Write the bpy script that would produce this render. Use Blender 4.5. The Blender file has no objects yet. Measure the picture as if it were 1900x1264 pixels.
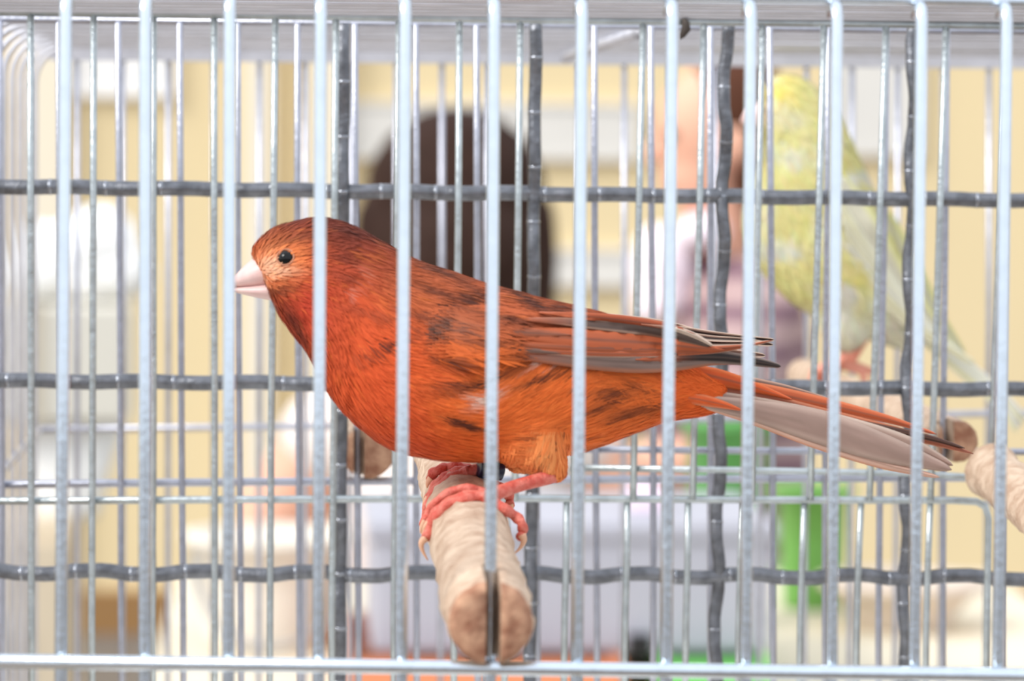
import bpy, bmesh, math, random
from mathutils import Vector, Matrix, noise
from mathutils.bvhtree import BVHTree
random.seed(7)
R_ = math.radians
scene = bpy.context.scene
col = scene.collection

# ------------------------------------------------------------------ camera
FPX = 6500.0
CAMZ = 1.25
YAW = math.atan(420 / FPX); PITCH = math.atan(350 / FPX); ROLL = 0.0075
RM = Matrix.Rotation(-YAW, 3, 'Z') @ Matrix.Rotation(math.pi / 2 - PITCH, 3, 'X') @ Matrix.Rotation(ROLL, 3, 'Z')
cam = bpy.data.cameras.new('camera'); cam_o = bpy.data.objects.new('camera', cam); col.objects.link(cam_o)
cam_o.matrix_world = Matrix.Translation((0, 0, CAMZ)) @ RM.to_4x4()
cam.sensor_width = 36; cam.lens = FPX / 1900 * 36
cam.clip_start = 0.02; cam.clip_end = 100
cam.dof.use_dof = True; cam.dof.focus_distance = 0.675; cam.dof.aperture_fstop = 25
scene.camera = cam_o

# ------------------------------------------------------------------ sky, sun, exposure
w = bpy.data.worlds.new('sky'); scene.world = w; w.use_nodes = True
nt = w.node_tree; nt.nodes.clear()
wo = nt.nodes.new('ShaderNodeOutputWorld'); bg = nt.nodes.new('ShaderNodeBackground')
tc = nt.nodes.new('ShaderNodeTexCoord'); sp = nt.nodes.new('ShaderNodeSeparateXYZ'); cr = nt.nodes.new('ShaderNodeValToRGB')
nt.links.new(tc.outputs['Generated'], sp.inputs[0]); nt.links.new(sp.outputs[2], cr.inputs[0])
cr.color_ramp.elements[0].position = 0.0; cr.color_ramp.elements[0].color = (0.86, 0.90, 0.96, 1)
cr.color_ramp.elements[1].position = 1.0; cr.color_ramp.elements[1].color = (1.0, 1.06, 1.16, 1)
nt.links.new(cr.outputs[0], bg.inputs[0]); nt.links.new(bg.outputs[0], wo.inputs[0])
bg.inputs[1].default_value = 1.15
sun = bpy.data.lights.new('sun_offscreen', 'SUN'); sun.energy = 2.3; sun.angle = R_(25); sun.color = (1.0, 0.97, 0.92)
sun_o = bpy.data.objects.new('sun_offscreen', sun); col.objects.link(sun_o)
sun_o.rotation_euler = Vector((0.75, 0.42, -0.72)).to_track_quat('-Z', 'Y').to_euler()
vs = scene.view_settings
vs.view_transform = 'Standard'; vs.look = 'None'; vs.exposure = 0.25; vs.gamma = 1.0; vs.use_curve_mapping = False

# ------------------------------------------------------------------ helpers
CAM = Vector((0, 0, CAMZ)); RMT = RM.transposed()
def P(px, py, Y):
    """point of the plane at depth Y (metres in front of the camera) seen at that pixel"""
    d = RM @ Vector(((px - 950) / FPX, -(py - 632) / FPX, -1.0))
    return CAM + d * (Y / d.y)
def px_of(p):
    c = RMT @ (p - CAM)
    return 950 + FPX * c.x / -c.z, 632 - FPX * c.y / -c.z
def lin(r, g, b):
    f = lambda c: (c / 255 / 12.92) if c <= 10 else ((c / 255 + 0.055) / 1.055) ** 2.4
    return (f(r), f(g), f(b))
def mat(name, rgb, rough=0.6, metal=0.0, var=0.0, scale=60, bump=0.0, bscale=400, spec=None, rgb2=None, trans=0.0):
    m = bpy.data.materials.new(name); m.use_nodes = True; n = m.node_tree.nodes; l = m.node_tree.links
    b = n['Principled BSDF']; b.inputs['Roughness'].default_value = rough; b.inputs['Metallic'].default_value = metal
    if spec is not None: b.inputs['Specular IOR Level'].default_value = spec
    c = lin(*rgb)
    if var > 0 or rgb2:
        t = n.new('ShaderNodeTexCoord'); x = n.new('ShaderNodeTexNoise'); x.inputs['Scale'].default_value = scale; x.inputs['Detail'].default_value = 4
        l.new(t.outputs['Object'], x.inputs['Vector'])
        r = n.new('ShaderNodeValToRGB'); l.new(x.outputs['Fac'], r.inputs[0])
        c2 = lin(*rgb2) if rgb2 else tuple(v * (1 - var) for v in c)
        r.color_ramp.elements[0].position = 0.35; r.color_ramp.elements[1].position = 0.65
        r.color_ramp.elements[0].color = (*c2, 1); r.color_ramp.elements[1].color = (*c, 1)
        l.new(r.outputs[0], b.inputs['Base Color'])
    else: b.inputs['Base Color'].default_value = (*c, 1)
    if bump > 0:
        t = n.new('ShaderNodeTexCoord'); x = n.new('ShaderNodeTexNoise'); x.inputs['Scale'].default_value = bscale; x.inputs['Detail'].default_value = 3
        l.new(t.outputs['Object'], x.inputs['Vector'])
        bp = n.new('ShaderNodeBump'); bp.inputs['Strength'].default_value = bump; bp.inputs['Distance'].default_value = 0.0005
        l.new(x.outputs['Fac'], bp.inputs['Height']); l.new(bp.outputs[0], b.inputs['Normal'])
    return m
def colmat(name, rough=0.7, sheen=0.0, spec=0.2, trans=0.0):
    m = bpy.data.materials.new(name); m.use_nodes = True; n = m.node_tree.nodes; l = m.node_tree.links
    b = n['Principled BSDF']; b.inputs['Roughness'].default_value = rough; b.inputs['Specular IOR Level'].default_value = spec
    a = n.new('ShaderNodeAttribute'); a.attribute_name = 'Col'
    l.new(a.outputs['Color'], b.inputs['Base Color'])
    if trans > 0:
        o = n['Material Output']; t = n.new('ShaderNodeBsdfTranslucent'); mx = n.new('ShaderNodeMixShader'); mx.inputs[0].default_value = trans
        l.new(a.outputs['Color'], t.inputs[0]); l.new(b.outputs[0], mx.inputs[1]); l.new(t.outputs[0], mx.inputs[2]); l.new(mx.outputs[0], o.inputs[0])
    return m

class MB:
    def __init__(s): s.v = []; s.f = []; s.mi = []
    def tube(s, pts, rad, n=10, cap=True, mi=0):
        pts = [Vector(p) for p in pts]; k = len(pts)
        rads = rad if isinstance(rad, (list, tuple)) else [rad] * k
        base = len(s.v); up = None
        for i, p in enumerate(pts):
            t = (pts[min(i + 1, k - 1)] - pts[max(i - 1, 0)]).normalized()
            if up is None:
                a = Vector((0, 0, 1)) if abs(t.z) < 0.9 else Vector((1, 0, 0))
                up = (a - t * a.dot(t)).normalized()
            else: up = (up - t * up.dot(t)).normalized()
            sd = t.cross(up)
            for j in range(n):
                a = 2 * math.pi * j / n
                s.v.append(p + (up * math.cos(a) + sd * math.sin(a)) * rads[i])
        for i in range(k - 1):
            for j in range(n):
                q = (j + 1) % n
                s.f.append((base + i * n + j, base + i * n + q, base + (i + 1) * n + q, base + (i + 1) * n + j)); s.mi.append(mi)
        if cap:
            s.f.append(tuple(base + j for j in reversed(range(n)))); s.mi.append(mi)
            s.f.append(tuple(base + (k - 1) * n + j for j in range(n))); s.mi.append(mi)
        return s
    def capsule(s, p0, r0, p1, r1, n=16):
        p0 = Vector(p0); p1 = Vector(p1); d = (p1 - p0); L = d.length or 1e-6; d = d / L
        pts = []; rs = []
        for a in (85, 60, 30): pts.append(p0 - d * r0 * math.sin(R_(a))); rs.append(r0 * math.cos(R_(a)))
        pts.append(p0); rs.append(r0)
        if L > 1e-4: pts.append(p1); rs.append(r1)
        for a in (30, 60, 85): pts.append(p1 + d * r1 * math.sin(R_(a))); rs.append(r1 * math.cos(R_(a)))
        return s.tube(pts, rs, n)
    def ell(s, c, rx, ry, rz, n=20, m=12, rot=None):
        c = Vector(c); base = len(s.v)
        for i in range(m + 1):
            th = math.pi * (0.02 + 0.96 * i / m)
            for j in range(n):
                ph = 2 * math.pi * j / n
                v = Vector((rx * math.sin(th) * math.cos(ph), ry * math.sin(th) * math.sin(ph), rz * math.cos(th)))
                if rot: v = rot @ v
                s.v.append(c + v)
        for i in range(m):
            for j in range(n):
                q = (j + 1) % n
                s.f.append((base + i * n + j, base + (i + 1) * n + j, base + (i + 1) * n + q, base + i * n + q)); s.mi.append(0)
        s.f.append(tuple(base + j for j in range(n))); s.mi.append(0)
        s.f.append(tuple(base + m * n + j for j in reversed(range(n)))); s.mi.append(0)
        return s
    def box(s, lo, hi, mi=0):
        b = len(s.v); (x0, y0, z0), (x1, y1, z1) = lo, hi
        s.v += [Vector(p) for p in ((x0, y0, z0), (x1, y0, z0), (x1, y1, z0), (x0, y1, z0), (x0, y0, z1), (x1, y0, z1), (x1, y1, z1), (x0, y1, z1))]
        for f in ((0, 3, 2, 1), (4, 5, 6, 7), (0, 1, 5, 4), (1, 2, 6, 5), (2, 3, 7, 6), (3, 0, 4, 7)):
            s.f.append(tuple(b + i for i in f)); s.mi.append(mi)
        return s
    def mesh(s, name, smooth=True):
        me = bpy.data.meshes.new(name); me.from_pydata([tuple(v) for v in s.v], [], s.f); me.update()
        me.polygons.foreach_set('use_smooth', [smooth] * len(me.polygons))
        me.polygons.foreach_set('material_index', s.mi)
        return me
    def build(s, name, mats, parent=None, smooth=True, bevel=0):
        me = s.mesh(name, smooth)
        for m in (mats if isinstance(mats, (list, tuple)) else [mats]): me.materials.append(m)
        return link(name, me, parent, bevel)
def link(name, me, parent=None, bevel=0):
    o = bpy.data.objects.new(name, me); col.objects.link(o)
    if parent:
        o.parent = parent
        o.matrix_parent_inverse = world_of(parent).inverted()
    if bevel:
        b = o.modifiers.new('bevel', 'BEVEL'); b.width = bevel; b.segments = 3; b.limit_method = 'ANGLE'
    return o
def world_of(o):
    m = Matrix.Translation(o.location) @ o.rotation_euler.to_matrix().to_4x4()
    if o.parent: return world_of(o.parent) @ o.matrix_parent_inverse @ m
    return m
def tag(o, label, cat, group=None, kind=None):
    if label: o['label'] = label
    if cat: o['category'] = cat
    if group: o['group'] = group
    if kind: o['kind'] = kind
    return o
def thing(name, loc, label, cat, group=None):
    o = bpy.data.objects.new(name, None); col.objects.link(o); o.location = loc; o.empty_display_size = 0.02
    return tag(o, label, cat, group)
def struct(o): o['kind'] = 'structure'; return o
def remeshed(mb, voxel, smooth_it=6):
    me = mb.mesh('tmp'); o = bpy.data.objects.new('tmp', me); col.objects.link(o)
    r = o.modifiers.new('r', 'REMESH'); r.mode = 'VOXEL'; r.voxel_size = voxel; r.use_smooth_shade = True
    if smooth_it:
        sm = o.modifiers.new('s', 'SMOOTH'); sm.factor = 0.5; sm.iterations = smooth_it
    dg = bpy.context.evaluated_depsgraph_get()
    out = bpy.data.meshes.new_from_object(o.evaluated_get(dg))
    bpy.data.objects.remove(o); bpy.data.meshes.remove(me)
    return out
def displace(me, f):
    import numpy as np
    n = len(me.vertices); co = np.empty(n * 3, 'f'); nr = np.empty(n * 3, 'f')
    me.vertices.foreach_get('co', co); me.vertices.foreach_get('normal', nr)
    for i in range(n):
        v = Vector(co[3 * i:3 * i + 3]); d = f(v)
        co[3 * i:3 * i + 3] += nr[3 * i:3 * i + 3] * d
    me.vertices.foreach_set('co', co); me.update()
def interp(xs, ys, x):
    if x <= xs[0]: return ys[0]
    for i in range(len(xs) - 1):
        if x <= xs[i + 1]:
            t = (x - xs[i]) / (xs[i + 1] - xs[i]); return ys[i] + (ys[i + 1] - ys[i]) * t
    return ys[-1]
def spline(pts, n):
    """Catmull-Rom through tuples of any dimension, n samples"""
    k = len(pts); out = []
    for i in range(n):
        t = i / (n - 1) * (k - 1); a = min(int(t), k - 2); u = t - a
        p0 = pts[max(a - 1, 0)]; p1 = pts[a]; p2 = pts[a + 1]; p3 = pts[min(a + 2, k - 1)]
        out.append(tuple(0.5 * (2 * B + (C - A) * u + (2 * A - 5 * B + 4 * C - D) * u * u + (3 * B - A - 3 * C + D) * u ** 3) for A, B, C, D in zip(p0, p1, p2, p3)))
    return out
def sstep(a, b, x):
    t = max(0, min(1, (x - a) / (b - a))); return t * t * (3 - 2 * t)
def mix(a, b, t): return tuple(p + (q - p) * t for p, q in zip(a, b))

# ------------------------------------------------------------------ depths of the layers
Y1 = 0.554            # front grille of the near cage
Y2 = Y1 * 1.402       # back grille of the near cage
YM = Y1 * 1.426       # woven mesh between the cages
Y4 = Y1 * 1.447       # front grille of the far cage
Y5 = Y1 * 1.872       # back grille of the far cage
YB = Y1 * 1.15        # the orange canary

# ------------------------------------------------------------------ materials
M_front = mat('bright_zinc', (214, 224, 234), 0.2, 1.0, 0.06, 300, 0.1, 900)
M_wire = mat('galvanised_wire', (194, 202, 204), 0.38, 0.9, 0.22, 260, 0.35, 700)
M_wire2 = mat('galvanised_wire_lilac', (190, 192, 204), 0.36, 0.8, 0.15, 260, 0.3, 700)
M_roof = mat('roof_wire', (204, 204, 211), 0.5, 0.4, 0.15, 90)
M_mesh = mat('dark_zinc', (132, 134, 140), 0.4, 0.8, 0.4, 350, 0.5, 800)
M_tick = mat('crimp_glint_zinc', (158, 161, 168), 0.22, 0.9)  # paler, smoother zinc stands in for glints on the crimp bands
M_wood = mat('perch_wood', (212, 188, 164), 0.85, 0, 0, 260, 1.0, 600, rgb2=(180, 150, 126))
M_endwood = mat('perch_end_grain', (196, 152, 122), 0.85, 0, 0, 330, 0.8, 700, rgb2=(148, 100, 76))
M_tray = mat('tray_plastic', (150, 150, 150), 0.6)
M_bounce = mat('tray_bounce_white', (228, 224, 216), 0.8)  # pale lining added to the unseen cage trays to bounce light upward
M_tablewood = mat('display_table_wood', (150, 130, 108), 0.7, 0, 0.15, 8)

# ------------------------------------------------------------------ the hall
floor = MB().box((-12, -22, -0.1), (14, 12, 0)).build('floor', mat('floor_screed', (112, 104, 98), 0.7, 0, 0.1, 1.5), smooth=False); struct(floor)
YW = 9.05
M_wall = mat('ochre_plaster', (233, 212, 167), 0.9, 0, 0.05, 1.3)
wall = MB().box((-12, YW, 0), (14, YW + 0.2, 4.2)).build('wall_back', M_wall, smooth=False); struct(wall)
bb = MB().box((-12, YW - 0.03, 0), (14, YW - 0.001, 0.11)).build('baseboard_back', mat('brown_skirting', (150, 112, 66), 0.7), smooth=False); struct(bb)

# ------------------------------------------------------------------ near cage
def wirebar(pts, r, parent, m, n=10, name='bar'):
    return MB().tube(pts, r, n).build(name, m, parent)
ZT = 1.25 - 0.19      # tray top
cage1 = thing('bird_cage', P(950, 1264, (Y1 + Y2) / 2).xy.to_3d() + Vector((0, 0, ZT - 0.02)), 'near galvanised wire bird cage holding the orange-red canary', 'cage')
def ext(pa, pb, ztop, zbot):
    d = pa - pb
    f = lambda z: pb + d * ((z - pb.z) / d.z)
    return [f(ztop), f(ztop * .66 + zbot * .34), f(ztop * .33 + zbot * .67), f(zbot)]
f_top = [121, 269.5, 426, 594.5, 751, 916, 1078.6, 1246, 1392, 1552, 1708.6, 1866]
f_bot = [114, 268.5, 424, 591, 744.5, 909.6, 1071, 1236, 1384, 1543.6, 1697, 1852]
XL1 = P(-190, 600, Y2).x; XR1 = P(2160, 600, Y2).x      # side walls of the near cage
f_top = [-37.5] + f_top + [2023]; f_bot = [-43] + f_bot + [2007]
ztop1 = P(1866, 13, Y1).z
fr = MB()
def span(a, b, x0, x1): d = (b - a) / (b.x - a.x); return a + d * (x0 - a.x), a + d * (x1 - a.x)
a, b = span(P(0, 1227.3, Y1 - 0.0022), P(1900, 1253.3, Y1 - 0.0022), XL1, XR1)
fr.tube([a, a.lerp(b, .5), b], 0.00122, 12)
front = fr.build('front_grille', M_front, cage1)
a, b = span(P(0, -21, Y1 + 0.0035), P(1900, 2, Y1 + 0.0035), XL1, XR1)
MB().tube([a, a.lerp(b, .5), b], 0.0009, 10).build('rail', M_front, front)
for xt, xb in zip(f_top, f_bot):
    q = ext(P(xt, 165, Y1), P(xb, 1155, Y1), ztop1 - 0.002, ZT)
    # rounded top bent back over the top rod
    t0 = q[0]; bend = [t0 + Vector((0, 0.0040, 0.0004)), t0 + Vector((0, 0.0034, 0.0016)), t0 + Vector((0, 0.0018, 0.0021)), t0 + Vector((0, 0.0006, 0.0014))]
    wirebar(bend + q, 0.00100, front, M_front, 12)

pitch1 = P(1078, 632, Y1).x - P(916, 632, Y1).x
xe = []; x = P(-40, 632, Y1).x - pitch1
while x > XL1 + .004: xe.append(x); x -= pitch1
x = P(2015, 632, Y1).x + pitch1
while x < XR1 - .004: xe.append(x); x += pitch1
for x in xe + [XL1, XR1]:
    zt_1 = ztop1 - .001 if x in xe else P(950, 36, Y2).z
    wirebar([Vector((x, Y1, zt_1)), Vector((x, Y1, ZT))], .001, front, M_front, 12)
u_top = [-170, -57, 57, 173.5, 284.6, 397.4, 509.6, 622.4, 739.5, 851.6, 964, 1077.5, 1190.8, 1303, 1412, 1526, 1640, 1751.7, 1864, 1976, 2088]
u_mid = [-166, -55, 58, 172.5, 284, 398, 503.5, 619, 735, 847, 957, 1068, 1178, 1288.6, 1398, 1508, 1618.7, 1731.5, 1842, 1953, 2064]
zt2 = P(950, 36, Y2).z
bg_ = MB()
a, m_, b = P(-188, 19, Y2), P(950, 36.5, Y2), P(2158, 51, Y2)
bg_.tube([a, m_, b], 0.00088, 10)
back = bg_.build('back_grille', M_wire, cage1)
pts = [P(-188, 931, Y2 + .0015), P(500, 927, Y2 + .0015), P(950, 925, Y2 + .0015), P(1500, 928, Y2 + .0015), P(1770, 928.5, Y2 + .0015), P(1812, 931, Y2 + .0015), P(1828, 940, Y2 + .0015), P(1834, 962, Y2 + .0015), P(1831, 1155, Y2 + .0015), P(1829, 1400, Y2 + .0015)]
MB().tube(pts, 0.00085, 10).build('rail', M_wire, back)
MB().tube([P(1058, 868, Y2 + .001), P(1400, 873, Y2 + .001), P(1700, 879, Y2 + .001), P(1792, 885, Y2 + .001), P(2060, 889, Y2 + .001)], 0.00075, 10).build('rail', M_wire, back)
def lean(xt, xm, y): return xt + (xm - xt) * (y - 165) / (775 - 165)
for i, (xt, xm) in enumerate(zip(u_top, u_mid)):
    zt = P(xt, 165, Y2)
    top = P(lean(xt, xm, 30 + xt * 0.0137 - 4), 30 + xt * 0.0137 - 6, Y2)
    if xt < 900:
        xb = {-170: -163, -57: -53, 57: 59, 173.5: 171, 284.6: 283, 397.4: 397.5, 509.6: 500, 622.4: 615.7, 739.5: 731, 851.6: 842}[xt]
        pts = [top, P(lean(xt, xm, 400), 400, Y2), P(xm, 775, Y2), P(xb, 1155, Y2), P(xb, 1420, Y2)]
    else:
        xb = lean(xt, xm, 926)
        pts = [top, P(lean(xt, xm, 400), 400, Y2), P(xm, 775, Y2), P(xb, 929, Y2)]
    for p_ in pts[1:-1]: p_.x += random.uniform(-.0001, .0001)
    wirebar(pts, 0.00077, back, M_wire)
for x in (937, 1047.6, 1160, 1272.8, 1371, 1485, 1590, 1718.7, 1945, 2057):
    wirebar([P(x + (4 if x < 1300 else 8), 922, Y2 + .002), P(x + 3, 1040, Y2 + .002), P(x, 1155, Y2 + .002), P(x - 3, 1420, Y2 + .002)], 0.00077, back, M_wire)

def hoops(parent, m, Ya, Yb_, n, xl, xr, zr, rc, r, z0, name='hoop_wire'):
    for i in range(n):
        Y = Ya + (Yb_ - Ya) * i / (n - 1)
        pts = [Vector((xl, Y, z0)), Vector((xl, Y, zr - rc))]
        for k in range(1, 6):
            a = k / 6 * math.pi / 2
            pts.append(Vector((xl + rc - rc * math.cos(a), Y, zr - rc + rc * math.sin(a))))
        zj = random.uniform(-.0002, .0002)
        pts += [Vector((xl + rc, Y, zr)), Vector(((xl * 2 + xr) / 3, Y, zr + zj)), Vector(((xl + 2 * xr) / 3, Y, zr - zj)), Vector((xr - rc, Y, zr))]
        for k in range(1, 6):
            a = k / 6 * math.pi / 2
            pts.append(Vector((xr - rc + rc * math.sin(a), Y, zr - rc + rc * math.cos(a))))
        pts += [Vector((xr, Y, zr - rc)), Vector((xr, Y, z0))]
        wirebar(pts, r, parent, m, 8, name)
# roof of the near cage: a top rail with the cross wires under it
xl1 = P(-190, 600, Y2).x; xr1 = P(2160, 600, Y2).x
zr1 = zt2 + 0.0012
rl = MB().tube([Vector((xl1, Y1, zr1 + .002)), Vector((xl1, Y2, zr1 + .002))], 0.001, 8)
roof1 = rl.build('roof', M_roof, cage1)
MB().tube([Vector((xr1, Y1, zr1 + .002)), Vector((xr1, Y2, zr1 + .002))], 0.001, 8).build('rail', M_roof, roof1)
hoops(roof1, M_roof, Y1 + 0.012, Y2 - 0.001, 13, xl1, xr1, zr1, 0.012, 0.00085, ZT)
MB().box((xl1 - .006, Y1 - .008, ZT - .02), (xr1 + .006, Y2 + .006, ZT)).build('tray', M_bounce, cage1, False, .002)

# ------------------------------------------------------------------ woven mesh between the cages
meshp = thing('wire_mesh_panel', Vector((P(950, 1264, YM).x, YM, ZT - .02)), 'dark crimped wire mesh standing between the two cages', 'mesh panel')
def crimped(a, b, axis, phase, ticks, wob, name):
    d = b - a; L = d.length; n = int(L / 0.0021); pts = []
    side = Vector((1, 0, 0)) if axis == 'v' else Vector((0, 0, 1))
    for i in range(n + 1):
        t = i / n; s = t * L
        tri = math.sin((s / 0.0247 + phase) * 2 * math.pi)
        sq = max(-1, min(1, tri * 1.8))
        pts.append(a + d * t + Vector((0, 0.0006 * sq, 0)) + side * (wob * max(-1, min(1, 1.6 * math.sin((s / 0.0247 + phase + .25) * 2 * math.pi)))))
    rw = .00148 if axis == 'v' else .00172
    mb = MB().tube(pts, rw, 10)
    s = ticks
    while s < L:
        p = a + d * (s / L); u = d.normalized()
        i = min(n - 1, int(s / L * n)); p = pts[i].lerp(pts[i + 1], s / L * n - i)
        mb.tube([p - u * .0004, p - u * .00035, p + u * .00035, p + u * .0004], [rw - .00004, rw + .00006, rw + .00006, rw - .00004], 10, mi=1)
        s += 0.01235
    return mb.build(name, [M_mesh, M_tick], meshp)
for i, (xt, xb) in enumerate(((278, 277), (637, 630), (993, 984), (1346, 1329), (1694, 1678), (-79, -76), (2050, 2030))):
    a = P(xt + (xt - xb) * .13, 42, YM); q = P(xb, 1155, YM); b = P(xb - (xt - xb) * .25, 1420, YM)
    crimped(a, b, 'v', .3 * i, (0.0058, 0.0133, 0.0079, 0.0146, 0.009, .01, .006)[i], (.0001, .0001, .0001, .0004, .0004, .0001, .0003)[i], 'vertical_wire')
for i, (yl, ym, yr) in enumerate(((346, 358, 372), (706.5, 714, 723), (1061.5, 1066, 1072))):
    dq = (yr - yl) / 1900; crimped(P(-250, yl - 250 * dq, YM + .0006), P(2220, yr + 320 * dq, YM + .0006), 'h', .17 + .4 * i, .004 + .003 * i, (.00012, .00015, .0004)[i], 'horizontal_wire')

# ------------------------------------------------------------------ far cage
cage2 = thing('bird_cage', Vector((P(950, 1264, Y4).x, (Y4 + Y5) / 2, ZT - .02)), 'far wire bird cage behind the mesh, with the yellow canary inside', 'cage')
v_top = [-1, 109, 219, 333.5, 441, 552, 658.6, 771.5, 884, 994, 1103, 1207.6, 1318, 1428, 1537, 1645, 1757, 1868]
v_bot = [3, 115, 225, 340, 447, 555.7, 665, 773, 886, 997, 1107.6, 1212, 1318, 1434.5, 1531, 1630, 1749, 1860]
g = MB()
g.tube([P(-150, 901, Y4 + .0015), P(300, 896, Y4 + .0015), P(950, 891, Y4 + .0015), P(1900, 886, Y4 + .0015), P(2050, 885, Y4 + .0015)], .00095, 10)
fg2 = g.build('front_grille', M_wire2, cage2)
MB().tube([P(1085, 834, Y4 + .0015), P(1300, 836, Y4 + .0015), P(1700, 838, Y4 + .0015), P(2050, 839, Y4 + .0015)], .0008, 10).build('rail', M_wire2, fg2)
MB().tube([P(-150, 33, Y4 + .001), P(950, 47, Y4 + .001), P(2050, 60, Y4 + .001)], .0008, 10).build('rail', M_wire2, fg2)
for xt, xb in zip(v_top, v_bot):
    j = [random.uniform(-1.5, 1.5) for _ in range(4)]
    top = P(xt, 44 + xt * .006, Y4)
    wirebar([top + Vector((0, .0015, .0006)), top, P(xt + j[0] + (xb - xt) * .2, 400, Y4), P(xt + (xb - xt) * .7 + j[1], 775, Y4), P(xb, 1155, Y4), P(xb + 1, 1420, Y4)], .00080, fg2, M_wire2)
g = MB()
xl2 = P(-70, 600, Y4).x; xr2 = P(2420, 600, Y4).x
g.tube([P(62, 797, Y5), P(500, 792, Y5), P(1000, 785, Y5), P(1850, 767, Y5), P(1990, 765, Y5)], .0010, 10)
q0 = P(62, 797, Y5)
bg2 = g.build('back_grille', M_wire2, cage2)
MB().tube([Vector((xl2 + .001, Y4, q0.z)), Vector((xl2 + .001, Y5, q0.z))], .0010, 8).build('rail', M_wire2, bg2)
for k in range(-1, 23):
    x = 143 + 84.6 * k
    if P(x, 600, Y5).x < xl2: continue
    wirebar([P(x, 95, Y5), P(x, 600, Y5), P(x - .004 * x, 1400, Y5)], .00085, bg2, M_wire2, 8)
zr2 = P(950, 42, Y4).z + .0006
band = MB().box((xl2 + .004, Y5 - .001, zr2 - .0042), (xr2, Y5 + .0015, zr2 + .001))
# a strip that runs back under the roof wires
s0, s1 = P(1188, 50, Y4 + .01), P(1112, 112, Y5 - .01)
roof2 = band.build('roof', M_roof, cage2, False)
MB().tube([Vector((s0.x, Y4 + .01, zr2 - .0022)), Vector((s0.x, Y5 - .006, zr2 - .0022))], .0016, 8).build('rail', M_roof, roof2)
hoops(roof2, M_roof, Y4 + .006, Y5 - .006, 9, xl2, xr2, zr2, .011, .00085, ZT)
MB().box((xl2 - .006, Y4 - .006, ZT - .02), (xr2 + .006, Y5 + .006, ZT)).build('tray', M_bounce, cage2, False, .002)

hk = P(1270, 54, Y2 - .0012)
tag(MB().tube([P(1268, 34, Y2 - .0016), P(1272, 42, Y2 - .0018), P(1273, 54, Y2 - .0018), P(1266, 66, Y2 - .0016), P(1262, 73, Y2 - .0014)], [.0003, .0009, .0011, .0007, .0001], 10).build('seed_husk', mat('dark_husk', (66, 58, 52), .8)), 'small dark husk stuck to the top wire of the near cage', 'husk')
# table that carries the cages
tb = thing('display_table', (0.05, .8, 0), 'wooden display table under the two bird cages', 'table')
zt_ = ZT - .02
MB().box((-.5, .47, zt_ - .03), (.65, 1.16, zt_)).build('table_top', M_tablewood, tb, False, .003)
for x in (-.46, .61):
    for y in (.51, 1.12): MB().box((x - .025, y - .025, 0), (x + .025, y + .025, zt_ - .03)).build('leg', M_tablewood, tb, False)

# ------------------------------------------------------------------ perches
def perch(name, p_near, p_far, r0, r1, m_side, m_end, label, notch_near=None, bark=.0005, seed=0, knobs=(), group=None):
    d = p_far - p_near; L = d.length; u = d.normalized()
    n = 70; N = 36; mb = MB()
    a = Vector((0, 0, 1)); up = (a - u * a.dot(u)).normalized(); sd = u.cross(up)
    prof = [(-.0006, .80), (-.0002, .92), (.0008, .985)]
    ss = [(s, k) for s, k in prof] + [(L * i / n, 1) for i in range(1, n)] + [(L - .0008, .985), (L - .0002, .92), (L + .0004, .8)]
    for s, k in ss:
        r = (r0 + (r1 - r0) * s / L) * k
        for kp, kr, kw in knobs: r += kr * math.exp(-((s - kp) / kw) ** 2)
        for j in range(N):
            an = 2 * math.pi * j / N
            c = up * math.cos(an) + sd * math.sin(an)
            q = p_near + u * s + c * r
            nz = noise.fractal(Vector((c.x * 4 + seed, s * 130, c.z * 4)), 1.0, 2.0, 3)
            mb.v.append(q + c * nz * bark * (1 if .001 < s < L - .001 else .4))
    k = len(ss)
    for i in range(k - 1):
        for j in range(N):
            q = (j + 1) % N
            mb.f.append((i * N + j, (i + 1) * N + j, (i + 1) * N + q, i * N + q)); mb.mi.append(1 if i < 2 or i > k - 4 else 0)
    mb.f.append(tuple(range(N))); mb.mi.append(1)
    mb.f.append(tuple((k - 1) * N + j for j in reversed(range(N)))); mb.mi.append(1)
    me = mb.mesh(name); me.materials.append(m_side); me.materials.append(m_end)
    if notch_near:
        w_, depth, px = notch_near
        o = bpy.data.objects.new('t', me); col.objects.link(o)
        cu = MB().box((px - w_ / 2, p_near.y - .01, p_near.z - .03), (px + w_ / 2, p_near.y + depth, p_near.z + .03)).mesh('c', False)
        cu.materials.append(m_side); cu.materials.append(m_end)
        co = bpy.data.objects.new('c', cu); col.objects.link(co)
        bo = o.modifiers.new('b', 'BOOLEAN'); bo.object = co; bo.operation = 'DIFFERENCE'; bo.solver = 'EXACT'
        dg = bpy.context.evaluated_depsgraph_get()
        me2 = bpy.data.meshes.new_from_object(o.evaluated_get(dg))
        bpy.data.objects.remove(o); bpy.data.objects.remove(co); me = me2
    o = link(name, me); tag(o, label, 'perch', group); return o
def vp(p, r): return (575 + (p[0] - 575) / r, -213 + (p[1] + 213) / r)
near = (906, 1137)
rn = .985
pn = P(*vp(near, rn), Y1 * rn); pf = P(*vp(near, 1.38), Y1 * 1.38)
PERCH_A = (pn, pf)
notchx = P(909.6, 1140, Y1).x
perch('perch', pn, pf, .0068, .0070, M_wood, M_endwood, 'pale wooden perch gripped by the orange canary, its sawn notched end over a cage bar', (.0023, .0125, notchx), .0006, 3, ((.02, .0004, .01), (.07, .0004, .015)))
q = (1838, 872)
vq = lambda r: (575 + (q[0] - 575) * 1.39 / r, -213 + (q[1] + 213) * 1.39 / r)
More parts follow.
